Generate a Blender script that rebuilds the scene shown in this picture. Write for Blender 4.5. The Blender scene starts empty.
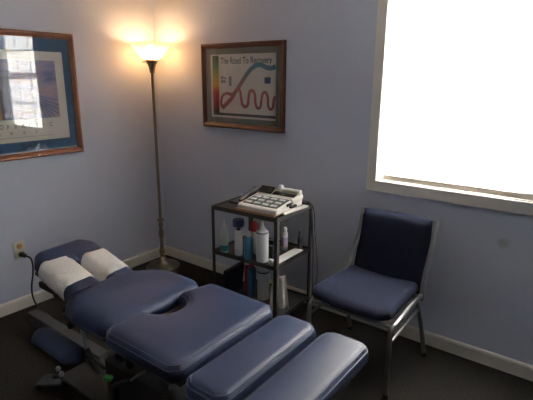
import bpy, bmesh, math, random, mathutils.geometry
from mathutils import Vector, Matrix
random.seed(7)
S = bpy.context.scene
COL = S.collection
PI = math.pi

# ------------------------------------------------------------------ materials
def mat(name, base, rough=.6, metal=0, noise=None, bump=None, spec=None, coat=0, trans=0, sheen=0):
    m = bpy.data.materials.new(name); m.use_nodes = True
    nt = m.node_tree; b = nt.nodes['Principled BSDF']
    b.inputs['Base Color'].default_value = (*base, 1)
    b.inputs['Roughness'].default_value = rough
    b.inputs['Metallic'].default_value = metal
    if spec is not None: b.inputs['Specular IOR Level'].default_value = spec
    if coat: b.inputs['Coat Weight'].default_value = coat
    if trans: b.inputs['Transmission Weight'].default_value = trans
    if sheen:
        b.inputs['Sheen Weight'].default_value = sheen
    tc = nt.nodes.new('ShaderNodeTexCoord')
    if noise:                                   # (scale, second colour)
        n = nt.nodes.new('ShaderNodeTexNoise'); n.inputs['Scale'].default_value = noise[0]
        n.inputs['Detail'].default_value = 4
        r = nt.nodes.new('ShaderNodeValToRGB')
        r.color_ramp.elements[0].position = .35; r.color_ramp.elements[1].position = .65
        r.color_ramp.elements[0].color = (*base, 1); r.color_ramp.elements[1].color = (*noise[1], 1)
        nt.links.new(tc.outputs['Object'], n.inputs['Vector'])
        nt.links.new(n.outputs['Fac'], r.inputs['Fac']); nt.links.new(r.outputs['Color'], b.inputs['Base Color'])
    if bump:                                    # (scale, strength)
        n = nt.nodes.new('ShaderNodeTexNoise'); n.inputs['Scale'].default_value = bump[0]
        n.inputs['Detail'].default_value = 3
        bp = nt.nodes.new('ShaderNodeBump'); bp.inputs['Strength'].default_value = bump[1]
        bp.inputs['Distance'].default_value = .01
        nt.links.new(tc.outputs['Object'], n.inputs['Vector'])
        nt.links.new(n.outputs['Fac'], bp.inputs['Height']); nt.links.new(bp.outputs['Normal'], b.inputs['Normal'])
    return m

WALL = (.51, .55, .65)
M = {}
M['wall'] = mat('blue_paint', WALL, .75, noise=(3, (.525, .565, .665)), bump=(180, .12))
M['ceiling'] = mat('ceiling_paint', (.78, .77, .75), .9, bump=(120, .2))
M['carpet'] = mat('charcoal_carpet', (.014, .013, .012), .95, noise=(170, (.062, .057, .053)), bump=(420, .9), spec=.1)
M['base'] = mat('baseboard_paint', (.70, .665, .60), .45)
M['trim'] = mat('window_trim_paint', (.74, .71, .66), .45)
M['rail'] = mat('shade_rail_taupe', (.36, .32, .26), .6)
M['vinyl'] = mat('navy_vinyl', (.014, .026, .062), .46, noise=(5, (.021, .029, .062)), bump=(260, .10), spec=.25)
M['vinyl_edge'] = mat('navy_piping', (.022, .034, .072), .4)
M['fabric'] = mat('navy_weave', (.007, .0095, .021), .9, noise=(300, (.013, .0165, .032)), bump=(500, .4), spec=.1)
M['chrome'] = mat('brushed_chrome', (.45, .45, .44), .28, 1)
M['steel'] = mat('grey_frame_metal', (.26, .255, .245), .35, 1)
M['bracket'] = mat('pewter_metal', (.25, .22, .18), .32, 1)
M['brass'] = mat('antique_brass', (.30, .25, .17), .35, 1)
M['black'] = mat('black_rubber', (.012, .012, .013), .5)
M['cart'] = mat('cart_enamel', (.06, .058, .054), .42, .4, bump=(90, .05))
M['grey'] = mat('grey_enamel', (.035, .035, .035), .7, bump=(60, .05))
M['darkgrey'] = mat('dark_base_enamel', (.012, .014, .0135), .5)
M['white_plastic'] = mat('white_plastic', (.72, .72, .70), .4)
M['cream_plastic'] = mat('cream_plastic', (.70, .67, .60), .42)
M['ivory'] = mat('ivory_outlet', (.62, .57, .46), .4)
M['paper'] = mat('crinkled_paper', (.66, .64, .60), .85, bump=(26, .9), spec=.2)
M['sheet'] = mat('sheet_paper', (.80, .77, .73), .8)
M['dark_screen'] = mat('dark_screen', (.012, .013, .012), .2)
M['key_panel'] = mat('key_panel', (.02, .022, .022), .5)
M['key'] = mat('key_grey', (.50, .50, .46), .5)
M['blue_plastic'] = mat('blue_plastic', (.03, .17, .30), .3)
M['navy_plastic'] = mat('navy_plastic', (.012, .028, .10), .35)
M['red_plastic'] = mat('red_plastic', (.42, .035, .04), .4)
M['green_plastic'] = mat('green_plastic', (.02, .22, .04), .4)
M['teal_label'] = mat('teal_label', (.04, .30, .35), .5)
M['dark_label'] = mat('dark_label', (.04, .05, .06), .5)
M['pale_bottle'] = mat('pale_bottle', (.60, .66, .62), .35)
M['lilac'] = mat('lilac_label', (.36, .28, .42), .5)
M['manila'] = mat('tan_folder', (.42, .24, .12), .6)
M['blackbox'] = mat('black_plastic', (.02, .02, .022), .4)
M['navy_bag'] = mat('navy_nylon', (.012, .018, .045), .6, bump=(60, .2))
M['offwhite'] = mat('offwhite_cloth', (.62, .58, .53), .9, bump=(60, .3))
M['mat_blue'] = mat('mat_board_blue', (.028, .085, .17), .85)
M['mat_olive'] = mat('mat_board_grey_green', (.16, .17, .15), .85, noise=(200, (.19, .20, .17)))
M['poster'] = mat('poster_paper', (.64, .63, .56), .7)
M['poster_r'] = mat('poster_paper_pale', (.60, .585, .53), .7)
M['ink'] = mat('print_ink', (.05, .06, .07), .7)
M['ink_grey'] = mat('print_ink_grey', (.20, .21, .22), .7)
M['ink_blue'] = mat('print_ink_blue', (.04, .09, .24), .7)
M['pillar'] = mat('print_tan', (.45, .33, .14), .7)
M['pillar_d'] = mat('print_slate', (.12, .13, .22), .7)

def wood(name, a, b):
    m = mat(name, a, .5); nt = m.node_tree; p = nt.nodes['Principled BSDF']
    tc = nt.nodes.new('ShaderNodeTexCoord'); w = nt.nodes.new('ShaderNodeTexNoise')
    mp = nt.nodes.new('ShaderNodeMapping'); mp.inputs['Scale'].default_value = (14, 14, 3)
    w.inputs['Scale'].default_value = 5; w.inputs['Detail'].default_value = 6
    r = nt.nodes.new('ShaderNodeValToRGB')
    r.color_ramp.elements[0].color = (*a, 1); r.color_ramp.elements[1].color = (*b, 1)
    r.color_ramp.elements[0].position = .35; r.color_ramp.elements[1].position = .7
    nt.links.new(tc.outputs['Object'], mp.inputs[0]); nt.links.new(mp.outputs[0], w.inputs['Vector'])
    nt.links.new(w.outputs['Fac'], r.inputs[0]); nt.links.new(r.outputs[0], p.inputs['Base Color'])
    return m
M['oak'] = wood('orange_oak', (.14, .040, .012), (.21, .066, .020))
M['mahog'] = wood('red_brown_wood', (.085, .026, .018), (.13, .042, .027))

def ramp_mat(name, axis, lo, hi, stops, rough=.7):      # printed bands along an object axis
    m = mat(name, stops[0][1], rough); nt = m.node_tree; p = nt.nodes['Principled BSDF']
    tc = nt.nodes.new('ShaderNodeTexCoord'); sx = nt.nodes.new('ShaderNodeSeparateXYZ')
    mr = nt.nodes.new('ShaderNodeMapRange'); mr.inputs[1].default_value = lo; mr.inputs[2].default_value = hi
    r = nt.nodes.new('ShaderNodeValToRGB'); cr = r.color_ramp
    while len(cr.elements) < len(stops): cr.elements.new(.5)
    for e, (q, c) in zip(cr.elements, stops): e.position = q; e.color = (*c, 1)
    nt.links.new(tc.outputs['Object'], sx.inputs[0]); nt.links.new(sx.outputs[axis], mr.inputs[0])
    nt.links.new(mr.outputs[0], r.inputs[0]); nt.links.new(r.outputs[0], p.inputs['Base Color'])
    return m
M['spectrum'] = ramp_mat('printed_spectrum', 2, 1.27, 1.66, [(0, (.03, .02, .03)), (.12, (.20, .02, .03)), (.36, (.42, .04, .03)), (.5, (.55, .30, .03)), (.66, (.30, .33, .06)), (.82, (.06, .20, .10)), (1, (.02, .09, .07))])
M['road_print'] = ramp_mat('printed_road', 2, 1.28, 1.60, [(0, (.20, .04, .04)), (.25, (.34, .10, .09)), (.5, (.38, .16, .12)), (.72, (.18, .16, .18)), (1, (.03, .20, .28))])
def sky_print():
    m = mat('printed_cloud_sky', (.2, .22, .4), .7); nt = m.node_tree; p = nt.nodes['Principled BSDF']
    tc = nt.nodes.new('ShaderNodeTexCoord'); n = nt.nodes.new('ShaderNodeTexNoise')
    mp = nt.nodes.new('ShaderNodeMapping'); mp.inputs['Scale'].default_value = (1, 5, 11)
    n.inputs['Scale'].default_value = 1.1; n.inputs['Detail'].default_value = 5
    r = nt.nodes.new('ShaderNodeValToRGB'); cr = r.color_ramp
    cr.elements[0].position = .3; cr.elements[0].color = (.05, .08, .24, 1)
    cr.elements[1].position = .72; cr.elements[1].color = (.50, .33, .28, 1)
    e = cr.elements.new(.5); e.color = (.24, .25, .40, 1)
    nt.links.new(tc.outputs['Object'], mp.inputs[0]); nt.links.new(mp.outputs[0], n.inputs['Vector'])
    nt.links.new(n.outputs['Fac'], r.inputs[0]); nt.links.new(r.outputs[0], p.inputs['Base Color'])
    return m
M['sky_print'] = sky_print()

def pane_mat(name, gloss_rough=.0, tint=(1, 1, 1), boost=1.0):
    m = bpy.data.materials.new(name); m.use_nodes = True; nt = m.node_tree; nt.nodes.clear()
    o = nt.nodes.new('ShaderNodeOutputMaterial'); mx = nt.nodes.new('ShaderNodeMixShader')
    t = nt.nodes.new('ShaderNodeBsdfTransparent'); t.inputs[0].default_value = (*tint, 1)
    g = nt.nodes.new('ShaderNodeBsdfGlossy'); g.inputs['Roughness'].default_value = gloss_rough
    f = nt.nodes.new('ShaderNodeFresnel'); f.inputs[0].default_value = 1.5
    mu = nt.nodes.new('ShaderNodeMath'); mu.operation = 'MULTIPLY'; mu.inputs[1].default_value = boost
    mu.use_clamp = True
    geo = nt.nodes.new('ShaderNodeNewGeometry'); fr = nt.nodes.new('ShaderNodeMath'); fr.operation = 'SUBTRACT'
    fr.inputs[0].default_value = boost; nt.links.new(geo.outputs['Backfacing'], fr.inputs[1])
    nt.links.new(fr.outputs[0], mu.inputs[1]); fr.use_clamp = boost <= 1
    r1 = nt.nodes.new('ShaderNodeMath'); r1.operation = 'ADD'; r1.inputs[1].default_value = 1     # both faces of the sheet: 2R/(1+R)
    r2 = nt.nodes.new('ShaderNodeMath'); r2.operation = 'DIVIDE'; r3 = nt.nodes.new('ShaderNodeMath'); r3.operation = 'MULTIPLY'; r3.inputs[1].default_value = 2
    nt.links.new(f.outputs[0], r1.inputs[0]); nt.links.new(f.outputs[0], r3.inputs[0])
    nt.links.new(r3.outputs[0], r2.inputs[0]); nt.links.new(r1.outputs[0], r2.inputs[1])
    nt.links.new(r2.outputs[0], mu.inputs[0]); nt.links.new(mu.outputs[0], mx.inputs[0])
    nt.links.new(t.outputs[0], mx.inputs[1]); nt.links.new(g.outputs[0], mx.inputs[2]); nt.links.new(mx.outputs[0], o.inputs[0])
    return m
M['pane'] = pane_mat('clear_glass', 0, boost=1.0)
M['window_glass'] = pane_mat('window_glass', 0)

def shade_mat():
    m = bpy.data.materials.new('pleated_shade_fabric'); m.use_nodes = True; nt = m.node_tree; nt.nodes.clear()
    o = nt.nodes.new('ShaderNodeOutputMaterial'); mx = nt.nodes.new('ShaderNodeMixShader'); mx.inputs[0].default_value = .55
    d = nt.nodes.new('ShaderNodeBsdfDiffuse'); d.inputs[0].default_value = (.82, .80, .76, 1)
    t = nt.nodes.new('ShaderNodeBsdfTranslucent'); t.inputs[0].default_value = (.95, .93, .90, 1)
    nt.links.new(d.outputs[0], mx.inputs[1]); nt.links.new(t.outputs[0], mx.inputs[2]); nt.links.new(mx.outputs[0], o.inputs[0])
    return m
M['shade'] = shade_mat()
def bowl_mat():
    m = bpy.data.materials.new('frosted_lamp_glass'); m.use_nodes = True; nt = m.node_tree; nt.nodes.clear()
    o = nt.nodes.new('ShaderNodeOutputMaterial'); mx = nt.nodes.new('ShaderNodeMixShader'); mx.inputs[0].default_value = .6
    m2 = nt.nodes.new('ShaderNodeMixShader'); m2.inputs[0].default_value = .55
    d = nt.nodes.new('ShaderNodeBsdfDiffuse'); d.inputs[0].default_value = (.9, .86, .78, 1)
    t = nt.nodes.new('ShaderNodeBsdfTranslucent'); t.inputs[0].default_value = (.97, .90, .78, 1)
    tr = nt.nodes.new('ShaderNodeBsdfTransparent'); tr.inputs[0].default_value = (.95, .88, .76, 1)
    nt.links.new(d.outputs[0], mx.inputs[1]); nt.links.new(t.outputs[0], mx.inputs[2])
    nt.links.new(mx.outputs[0], m2.inputs[1]); nt.links.new(tr.outputs[0], m2.inputs[2]); nt.links.new(m2.outputs[0], o.inputs[0])
    return m
M['bowl'] = bowl_mat()
def emit(name, c, s):
    m = bpy.data.materials.new(name); m.use_nodes = True; nt = m.node_tree; nt.nodes.clear()
    o = nt.nodes.new('ShaderNodeOutputMaterial'); e = nt.nodes.new('ShaderNodeEmission')
    e.inputs[0].default_value = (*c, 1); e.inputs[1].default_value = s; nt.links.new(e.outputs[0], o.inputs[0]); return m
BULB_E = 215
M['bulb'] = emit('bulb_glow', (1.0, .58, .27), BULB_E)

# ------------------------------------------------------------------ builders
def thing(name, label, cat, loc=(0, 0, 0), rotz=0, group=None):
    o = bpy.data.objects.new(name, None); COL.objects.link(o); o.empty_display_size = .1
    o.location = loc; o.rotation_euler = (0, 0, rotz)
    o['label'] = label; o['category'] = cat
    if group: o['group'] = group
    return o
def tag(o, label, cat, group=None):
    o['label'] = label; o['category'] = cat
    if group: o['group'] = group
    return o
def obj(name, bm, m, parent=None, smooth=False, bevel=0, seg=2, ang=40):
    bmesh.ops.recalc_face_normals(bm, faces=bm.faces)
    me = bpy.data.meshes.new(name); bm.to_mesh(me); bm.free()
    o = bpy.data.objects.new(name, me); COL.objects.link(o)
    me.materials.append(M[m] if isinstance(m, str) else m)
    if smooth:
        for p in me.polygons: p.use_smooth = True
        try: me.set_sharp_from_angle(angle=math.radians(ang))
        except Exception: pass
    if bevel:
        b = o.modifiers.new('bevel', 'BEVEL'); b.width = bevel; b.segments = seg; b.limit_method = 'ANGLE'
    if parent: o.parent = parent
    return o
def struct(o): o['kind'] = 'structure'; return o
def box(bm, c, s, rot=None):
    mtx = Matrix.Translation(c) @ (rot.to_4x4() if rot else Matrix.Identity(4)) @ Matrix.Diagonal((*s, 1))
    bmesh.ops.create_cube(bm, size=1, matrix=mtx); return bm
def bx(c, s, rot=None): return box(bmesh.new(), c, s, rot)
def bb(x0, x1, y0, y1, z0, z1, bm=None):
    return box(bm or bmesh.new(), ((x0+x1)/2, (y0+y1)/2, (z0+z1)/2), (x1-x0, y1-y0, z1-z0))
def lathe(prof, n=28, bm=None, c=(0, 0, 0), caps=True):
    bm = bm or bmesh.new(); rings = []
    for r, z in prof:
        if r <= 1e-6: rings.append([bm.verts.new((c[0], c[1], c[2]+z))])
        else: rings.append([bm.verts.new((c[0]+r*math.cos(2*PI*i/n), c[1]+r*math.sin(2*PI*i/n), c[2]+z)) for i in range(n)])
    for a, b in zip(rings, rings[1:]):
        for i in range(n):
            j = (i+1) % n
            if len(a) == 1 and len(b) == 1: continue
            if len(a) == 1: bm.faces.new((a[0], b[i], b[j]))
            elif len(b) == 1: bm.faces.new((a[i], a[j], b[0]))
            else: bm.faces.new((a[i], a[j], b[j], b[i]))
    if caps:
        if len(rings[0]) > 1: bm.faces.new(rings[0][::-1])
        if len(rings[-1]) > 1: bm.faces.new(rings[-1])
    return bm
def smooth_path(pts, k=8, closed=False):                 # Catmull-Rom
    P = [Vector(p) for p in pts]; out = []; n = len(P)
    rng = n if closed else n-1
    for i in range(rng):
        g = (lambda q: P[q % n]) if closed else (lambda q: P[min(max(q, 0), n-1)])
        a, b, c, d = g(i-1), g(i), g(i+1), g(i+2)
        for s in range(k):
            t = s/k
            out.append(.5*((2*b)+(-a+c)*t+(2*a-5*b+4*c-d)*t*t+(-a+3*b-3*c+d)*t**3))
    if not closed: out.append(P[-1])
    return out
def tube(pts, r, n=10, bm=None, closed=False, flat=None):
    """tube along pts; flat=(rx, rz) gives an oval section"""
    bm = bm or bmesh.new(); P = [Vector(p) for p in pts]; N = len(P); rings = []; up = None
    for i, p in enumerate(P):
        if closed: d = P[(i+1) % N]-P[i-1]
        else: d = P[min(i+1, N-1)]-P[max(i-1, 0)]
        d.normalize()
        if up is None:
            up = Vector((0, 0, 1)) if abs(d.z) < .9 else Vector((1, 0, 0))
        a = d.cross(up); a.normalize(); b = a.cross(d); b.normalize(); up = b
        ra, rb = flat if flat else (r, r)
        rings.append([bm.verts.new(p+a*ra*math.cos(2*PI*k/n)+b*rb*math.sin(2*PI*k/n)) for k in range(n)])
    for i in range(N if closed else N-1):
        A, B = rings[i], rings[(i+1) % N]
        for k in range(n): bm.faces.new((A[k], A[(k+1) % n], B[(k+1) % n], B[k]))
    if not closed: bm.faces.new(rings[0][::-1]); bm.faces.new(rings[-1])
    return bm
def rounded(poly, rad, k=6):                             # poly corners with per-corner radius
    out = []; n = len(poly)
    for i, p in enumerate(poly):
        r = rad[i] if isinstance(rad, (list, tuple)) else rad
        P0, P1, P2 = Vector(poly[i-1]), Vector(p), Vector(poly[(i+1) % n])
        a = (P0-P1).normalized(); b = (P2-P1).normalized()
        if r <= 0: out.append(P1); continue
        ang = a.angle(b); t = min(r/math.tan(ang/2), (P0-P1).length*.49, (P2-P1).length*.49)
        s, e = P1+a*t, P1+b*t
        for q in range(k+1):
            u = q/k; out.append((1-u)**2*s+2*u*(1-u)*P1+u*u*e)
    return out
def inset(poly, d):
    n = len(poly); out = []
    for i in range(n):
        a = (poly[i]-poly[i-1]); b = (poly[(i+1) % n]-poly[i])
        if a.length < 1e-6: a = b
        if b.length < 1e-6: b = a
        a = a.normalized(); b = b.normalized()
        na, nb = Vector((-a.y, a.x)), Vector((-b.y, b.x)); m = (na+nb)
        m = m/max(m.length_squared*.5, .35)
        out.append(poly[i]+m*d)
    return out
def resample(poly, step=.02):
    out = []; n = len(poly)
    for i in range(n):
        a, b = poly[i], poly[(i+1) % n]; L = (b-a).length
        if L < 1e-5: continue
        k = max(1, int(L/step))
        for q in range(k): out.append(a+(b-a)*q/k)
    return out
def pad(outline, z0, z1, rh, rv, crown=0, low=.02):
    """upholstered cushion: CCW outline, rounded top edge, softly crowned"""
    if sum(a.x*b.y-b.x*a.y for a, b in zip(outline, outline[1:]+outline[:1])) < 0: outline = outline[::-1]
    P = resample(outline, .014); bm = bmesh.new(); n = len(P)
    def dist(q):
        best = 9
        for i in range(n):
            a, b = P[i-1], P[i]; e = b-a; L = e.length_squared
            t = 0 if L < 1e-12 else max(0, min(1, (q-a).dot(e)/L))
            best = min(best, (a+e*t-q).length)
        return best
    def inside(q):
        c = False
        for i in range(n):
            a, b = P[i-1], P[i]
            if (a.y > q.y) != (b.y > q.y) and q.x < (b.x-a.x)*(q.y-a.y)/(b.y-a.y)+a.x: c = not c
        return c
    def top(d):
        t = min(1, d/rh)
        return z1-rv+rv*math.sqrt(max(0, 1-(1-t)**2))+crown*min(1, (d/(rh*2.6)))
    pts = list(P); edges = [(i, (i+1) % n) for i in range(n)]
    for k in range(1, 8):
        d = rh*(1-math.cos(k/7*PI/2))
        last = None
        for v in inset(P, d):
            if inside(v) and abs(dist(v)-d) < d*.12+.0006 and (last is None or (v-last).length > .007): pts.append(v); last = v
    xs = [v.x for v in P]; ys = [v.y for v in P]; st = .017; x = min(xs)+st/2
    while x < max(xs):
        y = min(ys)+st/2
        while y < max(ys):
            q = Vector((x, y))
            if inside(q) and dist(q) > rh*1.12: pts.append(q)
            y += st
        x += st
    vs, es, fs, *_ = mathutils.geometry.delaunay_2d_cdt(pts, edges, [], 1, 1e-6)
    vt = [bm.verts.new((v.x, v.y, top(dist(v)) if dist(v) > 1e-5 else z1-rv)) for v in vs]
    for f in fs: bm.faces.new([vt[i] for i in f])
    LOW = inset(P, low)
    be = [e for e in bm.edges if len(e.link_faces) == 1]; m_ = {}
    def low_v(v, zz, k):
        if (v, k) not in m_:
            q = Vector((v.co.x, v.co.y)); j = min(range(n), key=lambda i: (P[i]-q).length)
            w = LOW[j]+(q-P[j]) if k else q
            m_[v, k] = bm.verts.new((w.x, w.y, zz))
        return m_[v, k]
    for e in be:
        a, b = e.verts
        a1, b1, a2, b2 = low_v(a, z0+(z1-rv-z0)*.55, 0), low_v(b, z0+(z1-rv-z0)*.55, 0), low_v(a, z0, 1), low_v(b, z0, 1)
        bm.faces.new((a, b, b1, a1)); bm.faces.new((a1, b1, b2, a2))
    bedge = [e for e in bm.edges if len(e.link_faces) == 1]
    bmesh.ops.edgeloop_fill(bm, edges=bedge)
    return bm, P
def text(body, size, m, parent, loc, rot, ext=.0004, sx=1, align='LEFT', name='lettering', space=1.0):
    cu = bpy.data.curves.new(name, 'FONT'); cu.body = body; cu.size = size; cu.extrude = ext
    cu.align_x = align; cu.space_character = space; cu.offset = .0006
    t = bpy.data.objects.new(name, cu); COL.objects.link(t)
    bpy.context.view_layer.update()
    me = bpy.data.meshes.new_from_object(t.evaluated_get(bpy.context.evaluated_depsgraph_get()))
    COL.objects.unlink(t); bpy.data.objects.remove(t)
    o = bpy.data.objects.new(name, me); COL.objects.link(o)
    me.materials.clear(); me.materials.append(M[m])
    o.location = loc; o.rotation_euler = rot; o.scale = (sx, 1, 1)
    if parent: o.parent = parent
    return o

# ------------------------------------------------------------------ the room
XR, YB, ZC = 4.6, -4.3, 2.44
WX0, WX1, WZ0, WZ1 = 1.915, 2.76, .9326, 2.13           # window opening in wall_right
T = .14
struct(obj('floor', bb(-T, XR+T, YB-T, T, -.1, 0), 'carpet'))
struct(obj('ceiling', bb(-T, XR+T, YB-T, T, ZC, ZC+.1), 'ceiling'))
struct(obj('wall_left', bb(-T, 0, YB-T, 0, 0, ZC), 'wall'))
b = bmesh.new()
bb(-T, WX0, 0, T, 0, ZC, b); bb(WX1, XR+T, 0, T, 0, ZC, b)
bb(WX0, WX1, 0, T, 0, WZ0, b); bb(WX0, WX1, 0, T, WZ1, ZC, b)
wr = struct(obj('wall_right', b, 'wall'))
struct(obj('wall_back', bb(0, XR, YB-T, YB, 0, ZC), 'wall'))
struct(obj('wall_side', bb(XR, XR+T, YB-T, 0, 0, ZC), 'wall'))
# small scuff on the wall right of the chair, in the paint itself
def scuff():
    m = M['wall'].copy(); m.name = 'blue_paint_scuffed'; nt = m.node_tree; p = nt.nodes['Principled BSDF']
    src = p.inputs['Base Color'].links[0].from_socket
    tc = nt.nodes.new('ShaderNodeTexCoord'); d = nt.nodes.new('ShaderNodeVectorMath'); d.operation = 'DISTANCE'
    d.inputs[1].default_value = (2.616, 0, .702); r = nt.nodes.new('ShaderNodeValToRGB')
    r.color_ramp.elements[0].position = .014; r.color_ramp.elements[0].color = (.6, .6, .6, 1)
    r.color_ramp.elements[1].position = .034; r.color_ramp.elements[1].color = (0, 0, 0, 1)
    mx = nt.nodes.new('ShaderNodeMixRGB'); mx.inputs[2].default_value = (.30, .33, .33, 1)
    nt.links.new(tc.outputs['Object'], d.inputs[0]); nt.links.new(d.outputs['Value'], r.inputs[0])
    nt.links.new(r.outputs[0], mx.inputs[0]); nt.links.new(src, mx.inputs[1]); nt.links.new(mx.outputs[0], p.inputs['Base Color'])
    return m
wr.data.materials[0] = scuff()

def skirting(name, along, a, b):
    prof = [(0, 0), (.014, 0), (.014, .066), (.011, .076), (.005, .0817), (0, .0817)]
    bm = bmesh.new(); rings = []
    for t in (a, b):
        rings.append([bm.verts.new((t, -d, z) if along == 'x' else (d, t, z)) for d, z in prof])
    n = len(prof)
    for i in range(n): bm.faces.new((rings[0][i], rings[0][(i+1) % n], rings[1][(i+1) % n], rings[1][i]))
    bm.faces.new(rings[0]); bm.faces.new(rings[1][::-1])
    struct(obj(name, bm, 'base'))
skirting('baseboard_left', 'y', YB, -.001); skirting('baseboard_right', 'x', 0, XR)

# window: casing, sashes, panes
w = bpy.data.objects.new('window_1', None); COL.objects.link(w); w['kind'] = 'structure'
cw = .057
b = bmesh.new()
bb(WX0-cw, WX0, -.016, 0, WZ0-.062, WZ1+cw, b); bb(WX1, WX1+cw, -.016, 0, WZ0-.062, WZ1+cw, b)
bb(WX0, WX1, -.016, 0, WZ0-.062, WZ0, b); bb(WX0, WX1, -.016, 0, WZ1, WZ1+cw, b)
obj('casing', b, 'trim', w)
b = bmesh.new()                                           # jamb liner
bb(WX0, WX0+.006, 0, T, WZ0, WZ1, b); bb(WX1-.006, WX1, 0, T, WZ0, WZ1, b)
bb(WX0, WX1, 0, T, WZ0, WZ0+.006, b); bb(WX0, WX1, 0, T, WZ1-.006, WZ1, b)
obj('window_frame', b, 'trim', w)
ZM = 1.56
for nm, y, z0, z1 in (('lower', .085, WZ0+.006, ZM+.02), ('upper', .112, ZM-.02, WZ1-.006)):
    b = bmesh.new(); s = .04; X0, X1 = WX0+.006, WX1-.006
    bb(X0, X0+s, y, y+.024, z0, z1, b); bb(X1-s, X1, y, y+.024, z0, z1, b)
    bb(X0+s, X1-s, y, y+.024, z0, z0+s, b); bb(X0+s, X1-s, y, y+.024, z1-s, z1, b)
    for q in (1, 2):
        xx = X0+(X1-X0)*q/3; bb(xx-.006, xx+.006, y+.006, y+.02, z0+s, z1-s, b)
    zz = (z0+z1)/2; bb(X0+s, X1-s, y+.006, y+.02, zz-.006, zz+.006, b)
    sa = obj('sash', b, 'trim', w)
    obj('window_pane', bb(X0+s, X1-s, y+.012, y+.014, z0+s, z1-s), 'window_glass', sa)

# pleated shade
sh = thing('window_shade', 'closed white pleated shade glowing with daylight in the window', 'window shade', (WX0, .035, WZ1-.006))
bm = bmesh.new(); zt, zb = -.03, WZ0+.034-WZ1+.006; N = 92; prev = None
for i in range(N+1):
    z = zt+(zb-zt)*i/N; y = .005 if i % 2 else -.005
    cur = [bm.verts.new((.012, y, z)), bm.verts.new((WX1-WX0-.010, y, z))]
    if prev: bm.faces.new((prev[0], prev[1], cur[1], cur[0]))
    prev = cur
obj('shade_fabric', bm, 'shade', sh)
obj('head_rail', bb(.008, WX1-WX0-.008, -.016, .016, -.03, -.001), 'trim', sh, bevel=.002)
obj('bottom_rail', bb(.026, WX1-WX0-.016, -.013, .011, zb-.031, zb), 'rail', sh, bevel=.003)

# outside ground and neighbouring siding are not visible: the shade hides them

# ------------------------------------------------------------------ framed pictures
def frame_bars(parent, m, plane, a0, a1, z0, z1, wd, dep):
    """mitred moulding; plane 'x' -> hangs on x=0 (a is y), 'y' -> hangs on y=0 (a is x)"""
    prof = [(0, 0), (0, dep*.75), (wd*.18, dep), (wd*.45, dep*.92), (wd*.75, dep*.6), (wd*.85, dep*.66), (wd, dep*.5), (wd, 0)]
    bm = bmesh.new(); rings = []
    for ca, cz, sa, sz in ((a0, z0, 1, 1), (a1, z0, -1, 1), (a1, z1, -1, -1), (a0, z1, 1, -1)):
        ring = []
        for i, d in prof:
            a, z = ca+sa*i, cz+sz*i
            ring.append(bm.verts.new((d, a, z) if plane == 'x' else (a, -d, z)))
        rings.append(ring)
    n = len(prof)
    for i in range(4):
        A, B = rings[i], rings[(i+1) % 4]
        for k in range(n): bm.faces.new((A[k], A[(k+1) % n], B[(k+1) % n], B[k]))
    return obj('frame', bm, m, parent)
EPS = .0015
# left: on x = 0, seen from +x ; y grows to the right
pl = thing('framed_poster', 'oak framed poster with blue mat and cloudy sky print on left wall', 'framed picture', (EPS, -1.175, 1.0046))
def PL(a0, a1, z0, z1, d0, d1): return bb(d0, d1, a0+1.175, a1+1.175, z0-1.0046, z1-1.0046)
f = frame_bars(pl, 'oak', 'x', -.492, .473, -.006, .7734, .037, .022)
obj('mat_board', PL(-1.63, -.72, 1.045, 1.742, .002, .006), 'mat_blue', pl)
obj('print', PL(-1.575, -.790, 1.106, 1.66, .006, .0072), 'poster', pl)
pi = obj('printed_image', PL(-1.515, -.845, 1.246, 1.605, .0072, .0080), 'sky_print', pl)
b = bmesh.new()                                          # diagonal colonnade lines, right part of image
for k in range(7):
    p0 = Vector((.0084, .125+.012*k, .402-.008*k)); p1 = Vector((.0084, .325, .352-.030*k))
    if k > 3: p1 = Vector((.0084, .325-.030*(k-3), .249))
    d = p1-p0; rot = Matrix.Rotation(math.atan2(d.z, d.y), 3, 'X')
    box(b, (p0+p1)/2, (.0006, d.length, .006), rot)
obj('colonnade_print', b, 'pillar_d', pi)
obj('colonnade_print', bb(.0081, .0086, -.10, -.035, .245, .48), 'pillar', pi)
b = bmesh.new(); bb(.0081, .0086, -.035, .03, .245, .50, b)
obj('shadow_print', b, 'pillar_d', pi)
RL = (PI/2, 0, PI/2)
for i, ch in enumerate('CHIROPRACTIC'):
    text(ch, .040, 'ink_grey', pi, (.0078, .262-(11-i)*.0445-.012, .187), RL, sx=.8)
for i, ch in enumerate('WORKS'):
    text(ch, .026, 'ink_grey', pi, (.0078, .155-(4-i)*.078, .150), RL, sx=.9)
obj('caption_line', bb(.0073, .0078, -.30, .27, .1295, .1315), 'ink_grey', pi)
obj('glass', PL(-1.63, -.72, 1.045, 1.742, .0105, .0115), 'pane', pl)

# right: on y = 0 ; x grows to the right
pr = thing('framed_chart', 'red-brown framed recovery road chart with grey-green mat near the lamp', 'framed picture', (.889, -EPS, 1.1575))
RX, RZ = .8793, 1.1615
def PR(a0, a1, z0, z1, d0, d1): return bb(a0-RX, a1-RX, -d1, -d0, z0-RZ, z1-RZ)
frame_bars(pr, 'mahog', 'y', -.3675, .3675, 0, .5802, .034, .024)
obj('mat_board', PR(.54, 1.218, 1.19, 1.713, .002, .006), 'mat_olive', pr)
sheet = obj('print', PR(.594, 1.172, 1.236, 1.668, .006, .0070), 'poster_r', pr)
def spec_band():
    bm = bb(.613-RX, .672-RX, -.0078, -.0070, 1.262-RZ, 1.660-RZ)
    m = M['spectrum']; return obj('colour_band', bm, m, sheet)
for k in ('spectrum', 'road_print'):
    for n in M[k].node_tree.nodes:
        if n.type == 'MAP_RANGE':
            n.inputs[1].default_value -= RZ; n.inputs[2].default_value -= RZ
spec_band()
text('The Road To Recovery', .062, 'ink', sheet, (.690-RX, -.0071, 1.604-RZ), (PI/2, 0, 0), sx=.765)
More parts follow.
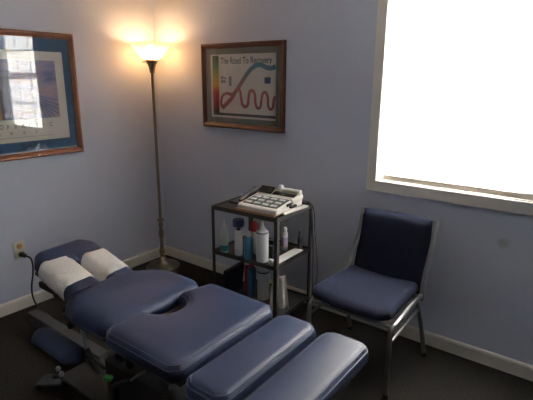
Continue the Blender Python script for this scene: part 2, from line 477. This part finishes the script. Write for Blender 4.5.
b = bmesh.new(); bb(.613-RX, 1.172-RX, -.0078, -.0070, 1.250-RZ, 1.268-RZ, b)
obj('bottom_band', b, 'ink', sheet)
def ribbon(pts, wid, name, m, d=-.0079):
    bm = bmesh.new(); P = smooth_path([(x-RX, d, z-RZ) for x, z in pts], 8); prev = None
    for i, p in enumerate(P):
        t = (P[min(i+1, len(P)-1)]-P[max(i-1, 0)]).normalized(); nrm = Vector((-t.z, 0, t.x))
        ww = wid[0]+(wid[1]-wid[0])*i/(len(P)-1)
        cur = [bm.verts.new(p+nrm*ww/2), bm.verts.new(p-nrm*ww/2)]
        if prev: bm.faces.new((prev[0], prev[1], cur[1], cur[0]))
        prev = cur
    g = bmesh.ops.extrude_face_region(bm, geom=bm.faces[:])
    for v in [q for q in g['geom'] if isinstance(q, bmesh.types.BMVert)]: v.co.y -= .0005
    return obj(name, bm, m, sheet)
# pixel -> chart map measured on the wall plane
ribbon([(.70, 1.30), (.745, 1.335), (.79, 1.372), (.83, 1.42), (.875, 1.47), (.93, 1.535), (.985, 1.58), (1.04, 1.595), (1.095, 1.578), (1.135, 1.572), (1.17, 1.583)], (.030, .030), 'road_print', 'road_print')
wv = [(.705, 1.305), (.690, 1.335), (.705, 1.385), (.745, 1.405), (.80, 1.40), (.845, 1.437), (.868, 1.425), (.878, 1.38), (.888, 1.335), (.912, 1.318), (.938, 1.335), (.945, 1.385), (.955, 1.42), (.98, 1.428), (1.0, 1.40), (1.005, 1.345), (1.022, 1.315), (1.048, 1.325), (1.058, 1.38), (1.068, 1.412), (1.09, 1.418), (1.108, 1.39), (1.112, 1.335), (1.13, 1.31), (1.152, 1.325), (1.158, 1.37), (1.17, 1.395)]
ribbon(wv, (.022, .020), 'road_print', 'road_print', -.0085)
b = bmesh.new()
for x0, x1, z0, z1 in ((.692, .716, 1.503, 1.52), (.722, .738, 1.50, 1.515), (.692, .735, 1.475, 1.495), (.767, .79, 1.455, 1.52)):
    bb(x0-RX, x1-RX, -.0076, -.0070, z0-RZ, z1-RZ, b)
obj('printed_icon', b, 'ink_grey', sheet)
obj('printed_icon', bb(1.08-RX, 1.13-RX, -.0076, -.0070, 1.475-RZ, 1.515-RZ), 'ink_blue', sheet)
obj('glass', PR(.54, 1.218, 1.19, 1.713, .0105, .0115), 'pane', pr)

# ------------------------------------------------------------------ torchiere
LX, LY = .185, -.195
lp = thing('floor_lamp', 'lit bronze torchiere floor lamp with glowing glass bowl in the corner', 'floor lamp', (LX, LY, 0))
obj('lamp_base', lathe([(.132, 0), (.135, .006), (.130, .014), (.10, .02), (.062, .026), (.045, .036), (.036, .048), (.03, .06)], 40), 'bracket', lp, True)
obj('base_collar', lathe([(.030, .055), (.034, .062), (.030, .074), (.018, .085), (.020, .11), (.026, .13), (.020, .15), (.014, .17)], 24), 'brass', lp, True)
obj('lamp_pole', lathe([(.014, .165), (.013, .25), (.020, .262), (.020, .30), (.013, .33), (.019, .35), (.019, .368), (.012, .39), (.011, .405)], 20), 'bracket', lp, True)
obj('pole_ring', lathe([(.012, .385), (.026, .392), (.030, .400), (.026, .408), (.012, .414)], 24), 'brass', lp, True)
DZ = -.038
for dx in (-.009, .009): obj('lamp_tube', lathe([(.0098, .40), (.0098, 1.585+DZ)], 14, c=(dx, -dx, 0)), 'bracket', lp, True)
def up(bm):
    for v in bm.verts: v.co.z += DZ
    return bm
obj('pole_ring', up(lathe([(.012, 1.575), (.020, 1.582), (.020, 1.592), (.012, 1.60)], 20)), 'brass', lp, True)
obj('socket_cup', up(lathe([(.018, 1.575), (.021, 1.605), (.028, 1.63), (.040, 1.648), (.045, 1.664), (.040, 1.672), (.0, 1.672)], 28)), 'bracket', lp, True)
obj('switch_knob', up(tube([(-.034, -.02, 1.655), (-.060, -.036, 1.655)], .005, 8)), 'brass', lp, True)
prof = [(.036, 1.668), (.056, 1.676), (.082, 1.694), (.104, 1.720), (.124, 1.750), (.140, 1.772), (.153, 1.784)]
prof += [(r-.0035, z+.0015) for r, z in prof[::-1]]
obj('lamp_bowl', up(lathe(prof, 48, caps=False)), 'bowl', lp, True)
bulb = obj('light_bulb', up(lathe([(.0, 1.672), (.013, 1.674), (.013, 1.712), (.022, 1.730), (.026, 1.745), (.022, 1.762), (.011, 1.770), (0, 1.772)], 20)), 'bulb', lp, True)

# ------------------------------------------------------------------ outlet, plug, cord
ol = thing('wall_outlet', 'ivory wall outlet above the left baseboard with a black plug', 'electrical outlet', (EPS, -1.217, .41))
obj('cover_plate', bx((.003, 0, 0), (.006, .072, .116)), 'ivory', ol, bevel=.002)
for z in (.026, -.026):
    s = obj('socket', lathe([(.017, 0), (.017, .003), (.015, .004)], 20), 'manila' if z > 0 else 'ivory', ol, True)
    s.rotation_euler = (0, PI/2, 0); s.location = (.006, 0, z)
    q = bmesh.new(); bx_ = [box(q, (.0105, -.006, z+.003), (.001, .002, .008)), box(q, (.0105, .006, z+.003), (.001, .002, .008))]
    obj('slots', q, 'black', s).matrix_parent_inverse = Matrix.Translation(s.location).inverted() if False else Matrix.Identity(4)
# slots are written in outlet space: undo the socket's own transform
for o in [o for o in COL.objects if o.name.startswith('slots')]:
    p = o.parent; o.matrix_parent_inverse = (Matrix.Translation(p.location) @ p.rotation_euler.to_matrix().to_4x4()).inverted()
cord = thing('power_cord', 'black power cord plugged in the ivory outlet, trailing to the floor', 'power cord', (.02, -1.217, 0))
b = bmesh.new(); box(b, (.008, 0, .384), (.028, .030, .030)); box(b, (.03, .006, .380), (.03, .022, .024))
obj('plug', b, 'black', cord, bevel=.006, seg=3)
pts = [(.035, .01, .378), (.055, .03, .36), (.058, .037, .31), (.055, .030, .24), (.05, .015, .16), (.06, .01, .09), (.10, .015, .03), (.16, .03, .006), (.27, .01, .006), (.37, -.03, .006), (.46, -.06, .006)]
obj('cord', tube(smooth_path(pts, 8), .0058, 8), 'black', cord, True)

# ------------------------------------------------------------------ treatment table
V = Vector
tb = thing('treatment_table', 'dark blue vinyl padded chiropractic table with split cushions', 'treatment table', (1.55, -1.32, 0))
def tl(poly): return [V((x-1.55, y+1.32)) for x, y in poly]
ZT = .55
def tpad(name, poly, rad, z0, z1, rh, rv, crown=.004, m='vinyl', seam=None):
    bm, P = pad(rounded(tl(poly), rad), z0, z1, rh, rv, crown)
    o = obj(name, bm, m, tb, True, ang=80)
    if seam:
        for a in seam:
            ring = inset(P, rh*(1-math.cos(a))-.0005); z = z1-rv+rv*math.sin(a)
            obj('piping', tube([(v.x, v.y, z) for v in ring], .0022, 6, closed=True), 'vinyl_edge', o, True)
    return o
# head cushion: U shape, slot open to the chest
def slope(o, x0=1.12, k=.24):                              # the headpiece is tilted up towards its end
    for v in o.data.vertices: v.co.z += k*(x0-(v.co.x+(1.55 if o.parent else 0)))
head = tpad('head_cushion', [(1.17, -1.300), (.90, -1.300), (.885, -1.313), (.90, -1.326), (1.17, -1.326), (1.17, -1.500), (.81, -1.500), (.725, -1.455), (.710, -1.20), (.78, -1.140), (1.15, -1.140)],
     [.02, .012, .006, .012, .02, .05, .06, .06, .06, .07, .03], .495, .560, .050, .045, .003)
slope(head)
tpad('chest_pad', [(1.12, -1.20), (1.22, -1.09), (1.30, -1.052), (1.48, -1.052), (1.545, -1.095), (1.545, -1.56), (1.50, -1.595), (1.32, -1.605), (1.22, -1.58), (1.13, -1.50)],
     [.05, .05, .05, .05, .03, .03, .05, .06, .06, .05], .500, .576, .085, .036, .012)
# pelvic pad with a face notch in its head-side edge
notch = [(1.543, -1.21)]
for k in range(15):
    a = PI*k/14; notch.append((1.543+.108*math.sin(a)**.8, -1.32+.095*math.cos(a)))
pel = [(1.58, -1.048), *notch, (1.543, -1.59), (1.59, -1.628), (1.93, -1.628), (1.968, -1.59), (1.968, -1.09), (1.93, -1.048)]
tpad('pelvic_pad', pel, [.04, .03]+[.012]*15+[.03, .04, .04, .03, .03, .04], .505, .585, .050, .034, .006, seam=(.45, .9))
tpad('leg_pad', [(2.02, -1.048), (1.983, -1.085), (1.983, -1.59), (2.02, -1.628), (2.14, -1.628), (2.178, -1.59), (2.178, -1.085), (2.14, -1.048)], .04, .497, .567, .038, .035, .005, seam=(.6, 1.0))
tpad('leg_pad', [(2.235, -1.048), (2.20, -1.085), (2.20, -1.59), (2.235, -1.628), (2.365, -1.628), (2.400, -1.59), (2.400, -1.085), (2.365, -1.048)], .04, .497, .567, .038, .035, .005, seam=(.6, 1.0))
def tbx(name, x0, x1, y0, y1, z0, z1, m, bevel=.004): return obj(name, bb(x0-1.55, x1-1.55, y0+1.32, y1+1.32, z0, z1), m, tb, bevel=bevel)
slope(tbx('pad_board', .80, 1.14, -1.46, -1.18, .486, .497, 'black'))
tbx('pad_board', 1.17, 1.50, -1.58, -1.08, .484, .501, 'black')
tbx('pad_board', 1.60, 1.94, -1.58, -1.08, .484, .502, 'black')
tbx('pad_board', 2.01, 2.15, -1.58, -1.08, .484, .502, 'black')
tbx('pad_board', 2.22, 2.38, -1.58, -1.08, .484, .502, 'black')
tbx('base_beam', .30, 1.05, -1.35, -1.285, .045, .115, 'grey', .006)
tbx('base_plate', .95, 2.30, -1.52, -1.12, 0, .055, 'darkgrey', .008)
tbx('pedestal', 1.25, 2.10, -1.44, -1.20, .05, .24, 'darkgrey', .01)
b = bmesh.new(); bb(.66-1.55, 2.33-1.55, -.10, -.06, .415, .447, b); bb(.66-1.55, 2.33-1.55, .06, .10, .415, .447, b)
for x in (.8, 1.3, 1.9): bb(x-1.55, x-1.51, -.10, .10, .405, .43, b)
obj('top_frame', b, 'darkgrey', tb)
for x in (1.30, 1.62, 2.02):
    for y in (-.09, .07): obj('lift_post', bb(x-1.55, x-1.50, y, y+.02, .22, .42), 'darkgrey', tb)
b = bmesh.new(); box(b, (.80-1.55, -.15, .548), (.05, .03, .02)); obj('head_bracket', b, 'black', tb, bevel=.004)
for p in ((1.055, -1.49, .445), (1.16, -1.53, .425), (1.58, -1.525, .40)):
    k = obj('knob', lathe([(0, -.02), (.014, -.018), (.017, -.006), (.017, .008), (.012, .018), (0, .02)], 14), 'black', tb, True)
    k.location = (p[0]-1.55, p[1]+1.32, p[2])
arm = tpad('armrest_pad', [(.92, -1.495), (.875, -1.535), (.875, -1.57), (.92, -1.61), (1.21, -1.61), (1.255, -1.57), (1.255, -1.535), (1.21, -1.495)], .05, .265, .32, .04, .035, .003)
obj('armrest_post', tube([(1.16-1.55, -.22, .27), (1.15-1.55, -.14, .22), (1.14-1.55, -.05, .10)], .012, 10), 'darkgrey', tb, True)
# release levers on the near side
def at(x, y, z): return (x-1.55, y+1.32, z)
l1 = obj('lever', tube(smooth_path([at(1.19, -1.50, .47), at(1.198, -1.50, .41), at(1.206, -1.50, .356), at(1.222, -1.50, .301)], 6), .009, 10), 'chrome', tb, True)
obj('grip', tube([at(1.220, -1.50, .305), at(1.315, -1.50, .221)], .012, 12), 'black', l1, True)
l2 = obj('lever', tube(smooth_path([at(1.69, -1.50, .42), at(1.648, -1.50, .378), at(1.60, -1.50, .338), at(1.535, -1.50, .28)], 6), .006, 10), 'chrome', tb, True)
obj('grip', tube([at(1.54, -1.50, .284), at(1.42, -1.50, .205)], .0125, 12), 'black', l2, True)
b = bmesh.new(); box(b, at(1.373, -1.50, .221), (.036, .03, .02), Matrix.Rotation(.4, 3, 'Z')); obj('lever_tip', b, 'green_plastic', l2, bevel=.005, seg=3)
b = bmesh.new(); box(b, at(1.39, -1.485, .125), (.03, .03, .15)); obj('lever_bracket', b, 'darkgrey', tb, bevel=.004)
# foot pedal
b = bmesh.new(); box(b, at(.93, -1.54, .03), (.13, .09, .02), Matrix.Rotation(.55, 3, 'Z') @ Matrix.Rotation(-.12, 3, 'Y'))
fp = obj('foot_pedal', b, 'darkgrey', tb, bevel=.006)
obj('pedal_bar', tube([at(.93, -1.53, .045), at(.99, -1.48, .035)], .01, 10), 'darkgrey', fp, True)
for p in ((.925, -1.50, .075), (.968, -1.508, .068)):
    obj('pedal_button', lathe([(0, -.014), (.010, -.010), (.013, 0), (.009, .010), (0, .013)], 14, c=at(*p)), 'chrome', fp, True)

# paper covers wrapped over the two arms of the head cushion
def sleeve(name, label, x0, x1, ya0, ya1, yb0, yb1):
    """ya/yb: near and far y at x0; at x1"""
    root = None; bm = bmesh.new(); rings = []; n = 18; NX = 14
    for i in range(NX+1):
        u = i/NX; x = x0+(x1-x0)*u; y0 = ya0+(yb0-ya0)*u; y1 = ya1+(yb1-ya1)*u; ring = []
        y0 -= .006; y1 += .006; zt = .5655; rh, rv = .058, .052
        zs = .494
        pr = [(y0, zs)]
        for k in range(8):
            a = k/7*PI/2; pr.append((y0+rh*(1-math.cos(a)), zt-rv+rv*math.sin(a)))
        for k in range(7, -1, -1):
            a = k/7*PI/2; pr.append((y1-rh*(1-math.cos(a)), zt-rv+rv*math.sin(a)))
        pr.append((y1, zs))
        for k, (y, z) in enumerate(pr):
            w_ = .0016*math.sin(i*1.9+k*1.3)+.0012*random.uniform(-1, 1)
            xx = x+.004*math.sin(k*.8+(i > 7)*2)*(i in (0, NX))
            ring.append(bm.verts.new((xx, y, z+w_)))
        rings.append(ring)
    for a, b_ in zip(rings, rings[1:]):
        for k in range(len(a)-1): bm.faces.new((a[k], a[k+1], b_[k+1], b_[k]))
    o = obj(name, bm, 'paper', None, True, ang=80)
    s = o.modifiers.new('thick', 'SOLIDIFY'); s.thickness = .0012
    slope(o)
    tag(o, label, 'paper cover', 'paper covers on the head cushions')
    return o
sleeve('paper_cover', 'crinkled white paper cover on the head cushion nearer the camera, outlet side', .855, 1.075, -1.500, -1.328, -1.500, -1.328)
sleeve('paper_cover', 'smooth white paper cover on the head cushion nearer the floor lamp', .89, 1.10, -1.298, -1.140, -1.298, -1.142)

# ------------------------------------------------------------------ chair
CX, CY = 2.085, -.37
ch = thing('side_chair', 'navy fabric side chair with silver metal legs below the window', 'chair', (CX, CY, 0))
def cl(x, y, z): return (x-CX, y-CY, z)
# seat with a waterfall front
def seat():
    bm, P = pad(rounded([V((a[0], a[1])) for a in (cl(2.282, -.17, 0)[:2], cl(1.87, -.17, 0)[:2], cl(1.84, -.57, 0)[:2], cl(1.87, -.61, 0)[:2], cl(2.24, -.625, 0)[:2], cl(2.287, -.59, 0)[:2])], [.04, .04, .04, .05, .05, .04]), .408, .462, .04, .036, .004)
    for v in bm.verts:
        d = max(0, (-.12-v.co.y))                       # front roll-down
        v.co.z -= d*d*.25
        v.co.z -= .014*max(0, 1-(v.co.x/.2)**2)
    return bm
obj('seat', seat(), 'fabric', ch, True, ang=80)
def back():
    # upholstered slab leaning back, slightly curved in plan
    bm = bmesh.new(); NX, NZ = 14, 12; zb_, zt_ = .40, .785; grid = {}
    for side in (0, 1):
        for i in range(NX+1):
            for j in range(NZ+1):
                u, v_ = i/NX*2-1, j/NZ
                hw = .208-.012*v_; x = 2.10-.006*v_+u*hw
                z = zb_+(zt_-zb_)*v_
                y = -.195+.085*v_+.022*(1-u*u)*1.0
                edge = min(1, (1-abs(u))*6, (1-v_)*9+.05)
                th = .024*math.sqrt(max(0, edge))*1.0+.006
                y += th*(1 if side else -1)
                grid[side, i, j] = bm.verts.new(cl(x, y, z))
    for side in (0, 1):
        for i in range(NX):
            for j in range(NZ): bm.faces.new([grid[side, *q] for q in ((i, j), (i+1, j), (i+1, j+1), (i, j+1))])
    for i in range(NX):
        for j in (0, NZ): bm.faces.new((grid[0, i, j], grid[0, i+1, j], grid[1, i+1, j], grid[1, i, j]))
    for j in range(NZ):
        for i in (0, NX): bm.faces.new((grid[0, i, j], grid[0, i, j+1], grid[1, i, j+1], grid[1, i, j]))
    return bm
obj('backrest', back(), 'fabric', ch, True, ang=60)
for s in (0, 1):
    xs = 2.303 if s else 1.875; xt = 2.31 if s else 1.895; xr = 2.325 if s else 1.865
    obj('back_post', tube(smooth_path([cl(xs, -.215, .37), cl(xs, -.205, .43), cl(xs, -.19, .50), cl(xt, -.145, .65), cl(xt, -.108, .788)], 5), .011, 10, flat=(.009, .014)), 'steel', ch, True)
    xf = 2.30 if s else 1.86
    obj('leg', tube(smooth_path([cl(xr-.028*s, -.275, .40), cl(xr-.022*s, -.245, .33), cl(xr-.012*s, -.185, .18), cl(xr, -.135, 0.012)], 6), .0115, 12), 'steel', ch, True)
    fl = obj('leg', tube(smooth_path([cl(xs, -.23, .405), cl(xs, -.40, .400), cl(xf+.008, -.55, .396), cl(xf, -.60, .38), cl(xf-.003, -.615, .34), cl(xf-.003, -.612, .20), cl(xf-.003, -.605, .012)], 6), .0125, 12), 'steel', ch, True)
    obj('stretcher', tube([cl(xf, -.60, .315), cl(xr-.022*s, -.245, .33)], .008, 8), 'steel', ch, True)
    obj('foot_cap', lathe([(.015, 0), (.016, .004), (.014, .028)], 14, c=cl(xf-.003, -.605, 0)), 'black', ch, True)
    obj('foot_cap', lathe([(.015, 0), (.016, .004), (.014, .028)], 14, c=cl(xr, -.135, 0)), 'black', ch, True)
obj('seat_rail', tube([cl(1.86, -.60, .385), cl(2.295, -.60, .385)], .009, 10), 'steel', ch, True)
obj('seat_rail', tube([cl(1.875, -.22, .385), cl(2.303, -.22, .385)], .009, 10), 'steel', ch, True)

# ------------------------------------------------------------------ cart
KX, KY, KR = 1.333, -.340, math.radians(2.5)
kt = thing('utility_cart', 'dark grey metal three-shelf cart against the wall between lamp and chair', 'cart', (KX, KY, 0), KR)
KW, KD, KZ = .240, .198, .756
for sx in (-1, 1):
    for sy in (-1, 1):
        bm = bmesh.new(); x, y = sx*KW, sy*KD                # L-section posts
        box(bm, (x-sx*.011, y, .385), (.022, .003, .73)); box(bm, (x, y-sy*.011, .385), (.003, .022, .73))
        p = obj('post', bm, 'cart', kt)
        obj('foot_cap', lathe([(.012, 0), (.014, .006), (.010, .024)], 12, c=(x-sx*.006, y-sy*.006, 0)), 'black', p, True)
for z, nm in ((KZ, 'shelf'), (.468, 'shelf'), (.135, 'shelf')):
    bm = bmesh.new(); box(bm, (0, 0, z-.012), (2*KW-.004, 2*KD-.004, .003))
    for s in (-1, 1):
        box(bm, (s*(KW-.004), 0, z-.010), (.004, 2*KD-.006, .026)); box(bm, (0, s*(KD-.004), z-.010), (2*KW-.006, .004, .026))
    obj(nm, bm, 'cart', kt)
def onk(x, y):                                          # cart-frame -> world
    c, s = math.cos(KR), math.sin(KR); return KX+c*x-s*y, KY+s*x+c*y
def wk(x, y): # world -> cart frame
    c, s = math.cos(KR), math.sin(KR); dx, dy = x-KX, y-KY; return c*dx+s*dy, -s*dx+c*dy
Z1, Z2, Z3 = KZ-.0105, .468-.0105, .135-.0105

# folder and papers below the console
fo = tag(obj('file_folder', bx((0, 0, .006), (.27, .27, .0115)), 'manila'), 'tan folder lying under the white console on the cart', 'folder')
fo.location = (1.41, -.398, KZ+.0035); fo.rotation_euler = (0, 0, .06)
for i in range(1):
    pp = tag(obj('paper_stack', bx((0, 0, .004), (.032, .22, .008)), 'sheet'), 'thin stack of white papers sticking out right of the console', 'papers')
    pp.location = (1.567, -.335, KZ+.0055); pp.rotation_euler = (0, 0, -.08)
# therapy console
co = thing('therapy_console', 'cream therapy machine with sloping keypad on top of the cart', 'medical device', (1.425, -.385, KZ+.0160), .04)
CWd, CD = .137, .140
def console():
    bm = bmesh.new(); prof = [(-CD, 0), (-CD, .022), (-CD+.012, .028), (.045, .052), (.050, .056), (.105, .070), (CD-.02, .072), (CD, .060), (CD, 0)]
    R = [[bm.verts.new((x, y, z)) for y, z in prof] for x in (-CWd, CWd)]
    n = len(prof)
    for i in range(n): bm.faces.new((R[0][i], R[0][(i+1) % n], R[1][(i+1) % n], R[1][i]))
    bm.faces.new(R[0][::-1]); bm.faces.new(R[1]); return bm
obj('housing', console(), 'cream_plastic', co, bevel=.006, seg=3)
sl = math.atan2(.024, .173); Rm = Matrix.Rotation(sl, 3, 'X')
def onp(x, v, h=0):                                     # point on the sloping keypad
    o = V((0, -CD+.012, .028)); return o+Rm @ V((x, v, h))
kp = obj('keypad', box(bmesh.new(), onp(0, .086, .0012), (.240, .140, .0026), Rm), 'key_panel', co)
for r_ in range(3):
    for c_ in range(4):
        obj('key', box(bmesh.new(), onp(-.088+c_*.058, .038+r_*.045, .004), (.040, .025, .004), Rm), 'key', kp, bevel=.001)
s2 = math.atan2(.014, .055); Rm2 = Matrix.Rotation(s2, 3, 'X')
obj('display', box(bmesh.new(), V((.050, .078, .0640)), (.155, .042, .004), Rm2), 'dark_screen', co)
ds = obj('raised_screen', box(bmesh.new(), V((-.080, .078, .076)), (.095, .055, .018), Matrix.Rotation(.42, 3, 'X')), 'dark_screen', co, bevel=.004)
obj('holder', tube([(-.02, .122, .076), (.135, .122, .076)], .018, 14), 'cream_plastic', co, True)
obj('dial', lathe([(.016, .070), (.017, .100), (.013, .108), (0, .110)], 18, c=(.0, .115, 0)), 'white_plastic', co, True)
b = bmesh.new(); box(b, (CWd+.002, -.01, .034), (.006, .05, .018)); box(b, (CWd+.010, .02, .020), (.018, .06, .012))
obj('side_ports', b, 'black', co, bevel=.002)
obj('probe', tube(smooth_path([(.135, .02, .046), (.150, .06, .054), (.148, .10, .062), (.11, .125, .074)], 6), .015, 12), 'cream_plastic', co, True)
# black holder left of the console
bh = thing('probe_holder', 'black holder with a slanted probe left of the console on the cart', 'device holder', (1.195, -.37, KZ+.0035), .05)
b = bmesh.new(); box(b, (0, .02, .008), (.085, .20, .014)); box(b, (.03, .07, .028), (.03, .11, .03), Matrix.Rotation(.3, 3, 'X'))
obj('tray', b, 'blackbox', bh, bevel=.003)
obj('probe_handle', tube([(.03, -.06, .024), (.045, .09, .075)], .014, 10), 'blackbox', bh, True)
obj('probe_tip', lathe([(.005, .012), (.006, .045), (.003, .055)], 10, c=(0, .0, 0)), 'white_plastic', bh, True)

# bottles
def bottle(name, label, x, y, z, prof, m, cap=None, capm=None, lab=None, labm=None, cat='bottle', nozzle=None, nozm='white_plastic', group=None):
    t = thing(name, label, cat, (x, y, z), 0, group)
    obj('body', lathe(prof, 24), m, t, True)
    if lab: obj('label', lathe([(lab[0], lab[1]), (lab[0], lab[2])], 24), labm, t, True)
    if cap: obj('cap', lathe(cap, 20), capm, t, True)
    if nozzle: obj('nozzle', lathe(nozzle, 14), nozm, t, True)
    return t
def cyl(r, h, sh=.01, n_=.4): return [(r*.92, 0), (r, .004), (r, h-sh), (r*.85, h-sh*.4), (r*n_, h)]
G = 'bottles on the cart'
bottle('squeeze_bottle', 'pale squeeze bottle with pointed nozzle and teal base, leftmost on middle shelf', 1.163, -.505, Z2, cyl(.025, .155, .020, .45), 'pale_bottle',
       nozzle=[(.014, .153), (.014, .170), (.008, .180), (.004, .215), (0, .217)], lab=(.0257, .012, .050), labm='teal_label', group=G)
t = bottle('spray_can', 'white spray bottle with dark blue cap on middle shelf', 1.262, -.485, Z2, cyl(.024, .160, .016, .5), 'white_plastic',
       cap=[(.030, .183), (.035, .187), (.035, .222), (.031, .228), (0, .228)], capm='navy_plastic', lab=(.0247, .04, .13), labm='sheet', group=G)
obj('neck', lathe([(.013, .155), (.013, .186)], 14), 'dark_label', t, True)
bottle('squeeze_bottle', 'bottle with red top standing behind the blue bottle', 1.318, -.40, Z2, cyl(.027, .145, .016, .5), 'offwhite',
       cap=[(.024, .143), (.027, .148), (.025, .185), (.012, .205), (0, .207)], capm='red_plastic', group=G)
bottle('squeeze_bottle', 'blue bottle with small white cap on middle shelf', 1.362, -.510, Z2, cyl(.027, .150, .022, .5), 'blue_plastic',
       cap=[(.016, .148), (.016, .168), (.010, .180), (0, .181)], capm='white_plastic', group=G)
bottle('lotion_bottle', 'large white bottle with pointed white spout on middle shelf', 1.437, -.475, Z2, [(.034, 0), (.037, .005), (.037, .178), (.032, .190), (.018, .196)], 'white_plastic',
       cap=[(.020, .194), (.020, .205), (.011, .216), (.006, .242), (0, .245)], capm='white_plastic', lab=(.0376, .178, .184), labm='dark_label', group=G)
bottle('squeeze_bottle', 'small white tube bottle with blue marks near the back of middle shelf', 1.432, -.24, Z2, cyl(.0215, .120, .012, .6), 'white_plastic',
       cap=[(.015, .118), (.016, .140), (.010, .148), (0, .148)], capm='white_plastic', lab=(.0221, .030, .085), labm='lilac', group=G)
bottle('dropper_bottle', 'small black bottle with grey tip, rightmost on middle shelf', 1.522, -.20, Z2, cyl(.0155, .095, .008, .6), 'blackbox',
       cap=[(.009, .094), (.009, .128), (.005, .134), (0, .134)], capm='grey', group=G)
# dark boxes behind, papers
b = bmesh.new(); box(b, (0, 0, .04), (.055, .09, .08)); box(b, (.005, -.01, .095), (.04, .05, .03))
o = tag(obj('accessory_box', b, 'blackbox', bevel=.004), 'black box standing behind the large white bottle on middle shelf', 'box'); o.location = (1.435, -.37, Z2); o.rotation_euler = (0, 0, .1)
b = bmesh.new(); box(b, (0, 0, .0012), (.062, .27, .0024))
o = tag(obj('envelope', b, 'sheet'), 'white envelope lying on the right side of middle shelf', 'envelope'); o.location = (1.528, -.345, .4725); o.rotation_euler = (0, 0, .02)
b = bmesh.new(); box(b, (0, 0, .013), (.024, .02, .026)); o = tag(obj('tape_dispenser', b, 'white_plastic', bevel=.004), 'tiny white container at the front right corner of middle shelf', 'container'); o.location = (1.500, -.475, Z2)

# bottom shelf
bottle('lotion_bottle', 'large pale bottle with dark band on the bottom shelf', 1.335, -.33, Z3, [(.036, 0), (.039, .005), (.039, .190), (.034, .202), (.020, .207)], 'white_plastic',
       cap=[(.020, .205), (.020, .225), (.014, .230), (0, .230)], capm='white_plastic', lab=(.0397, .186, .194), labm='dark_label', group=G)
bottle('squeeze_bottle', 'blue bottle with lilac label on the bottom shelf', 1.252, -.345, Z3, cyl(.028, .205, .02, .5), 'blue_plastic',
       cap=[(.014, .204), (.014, .226), (0, .227)], capm='red_plastic', lab=(.0268, .05, .10), labm='lilac', group=G)
bottle('squeeze_bottle', 'red bottle on the bottom shelf left of the blue one', 1.199, -.325, Z3, cyl(.021, .20, .02, .5), 'red_plastic',
       cap=[(.013, .198), (.013, .222), (0, .223)], capm='white_plastic', lab=(.0207, .06, .11), labm='sheet', group=G)
bg = bmesh.new(); box(bg, (0, 0, .10), (.040, .20, .20), Matrix.Rotation(.0, 3, 'Y'))
for v in bg.verts:
    if v.co.z > .1: v.co.x += .024
o = tag(obj('nylon_bag', bg, 'navy_bag', bevel=.015, seg=3), 'dark navy bag leaning at the left end of the bottom shelf', 'bag'); o.location = (1.125, -.40, Z3); o.rotation_euler = (0, 0, .1)
# draped towel at right of the bottom shelf
bm = bmesh.new(); prev = None
for i in range(17):
    u = i/16; cur = []
    for j in range(9):
        v_ = j/8; sp = .6+.4*(1-v_)
        cur.append(bm.verts.new(((u-.5)*.13*sp+.006*math.sin(u*22)*(1-v_)+.0, .010*math.sin(u*16)*(1-v_*.5), .012+.215*v_)))
    if prev:
        for j in range(8): bm.faces.new((prev[j], cur[j], cur[j+1], prev[j+1]))
    prev = cur
o = obj('towel', bm, 'offwhite', None, True); s = o.modifiers.new('thick', 'SOLIDIFY'); s.thickness = .006
tag(o, 'off-white folded cloth standing at the right end of the bottom shelf', 'cloth'); o.location = (1.508, -.40, Z3); o.rotation_euler = (0, 0, .9)

# leads hanging down from the console at the right side of the cart
cb = thing('console_lead', 'thin grey leads hanging from the console down beside the chair', 'cable', (1.60, -.25, 0))
for k, off in enumerate((0, .016)):
    pts = [(-.035+off*.3, .0, .80), (.0+off, -.005, .80), (.035+off, -.01, .76), (.055+off, -.02, .62), (.07+off*2, -.03, .42), (.075+off, -.04, .25), (.05+off*2, -.07, .12), (-.0, -.10+off*3, .03), (-.05, -.16+off*4, .006)]
    obj('lead', tube(smooth_path(pts, 8), .003, 6), 'grey', cb, True)

# ------------------------------------------------------------------ light
W = bpy.data.worlds.new('sky'); S.world = W; W.use_nodes = True; nt = W.node_tree
bgn = nt.nodes['Background']; sk = nt.nodes.new('ShaderNodeTexSky'); sk.sky_type = 'NISHITA'
sk.sun_disc = False; sk.sun_elevation = math.radians(35); sk.sun_rotation = math.radians(60)
nt.links.new(sk.outputs[0], bgn.inputs[0]); bgn.inputs[1].default_value = 5
sun = bpy.data.lights.new('sun', 'SUN'); sun.energy = 240; sun.angle = .02; sun.color = (1, .96, .90)
so = bpy.data.objects.new('sun', sun); COL.objects.link(so)
d = Vector((-.78, -1.0, -.55))                            # from outside right, down into the shade
so.rotation_euler = d.to_track_quat('-Z', 'Y').to_euler()
so.location = (3, 3, 3)

# ------------------------------------------------------------------ camera
cd = bpy.data.cameras.new('camera'); cam = bpy.data.objects.new('camera', cd); COL.objects.link(cam)
cd.sensor_fit = 'HORIZONTAL'; cd.sensor_width = 36; cd.lens = 454.06/533*36; cd.clip_start = .02
r = Vector((.7961, .6052, .0064)).normalized(); fw = Vector((-.58351, .77024, -.25737)).normalized()
u = r.cross(fw).normalized(); r = fw.cross(u)
m4 = Matrix((r, u, -fw)).transposed().to_4x4(); m4.translation = (2.9711, -2.4620, 1.5)
cam.matrix_world = m4
S.camera = cam
S.view_settings.view_transform = 'Standard'; S.view_settings.look = 'None'
S.view_settings.gamma = 1; S.view_settings.use_curve_mapping = False
S.view_settings.exposure = 0
S.cycles.max_bounces = 10; S.cycles.diffuse_bounces = 6; S.cycles.transparent_max_bounces = 12
S.cycles.sample_clamp_indirect = 12
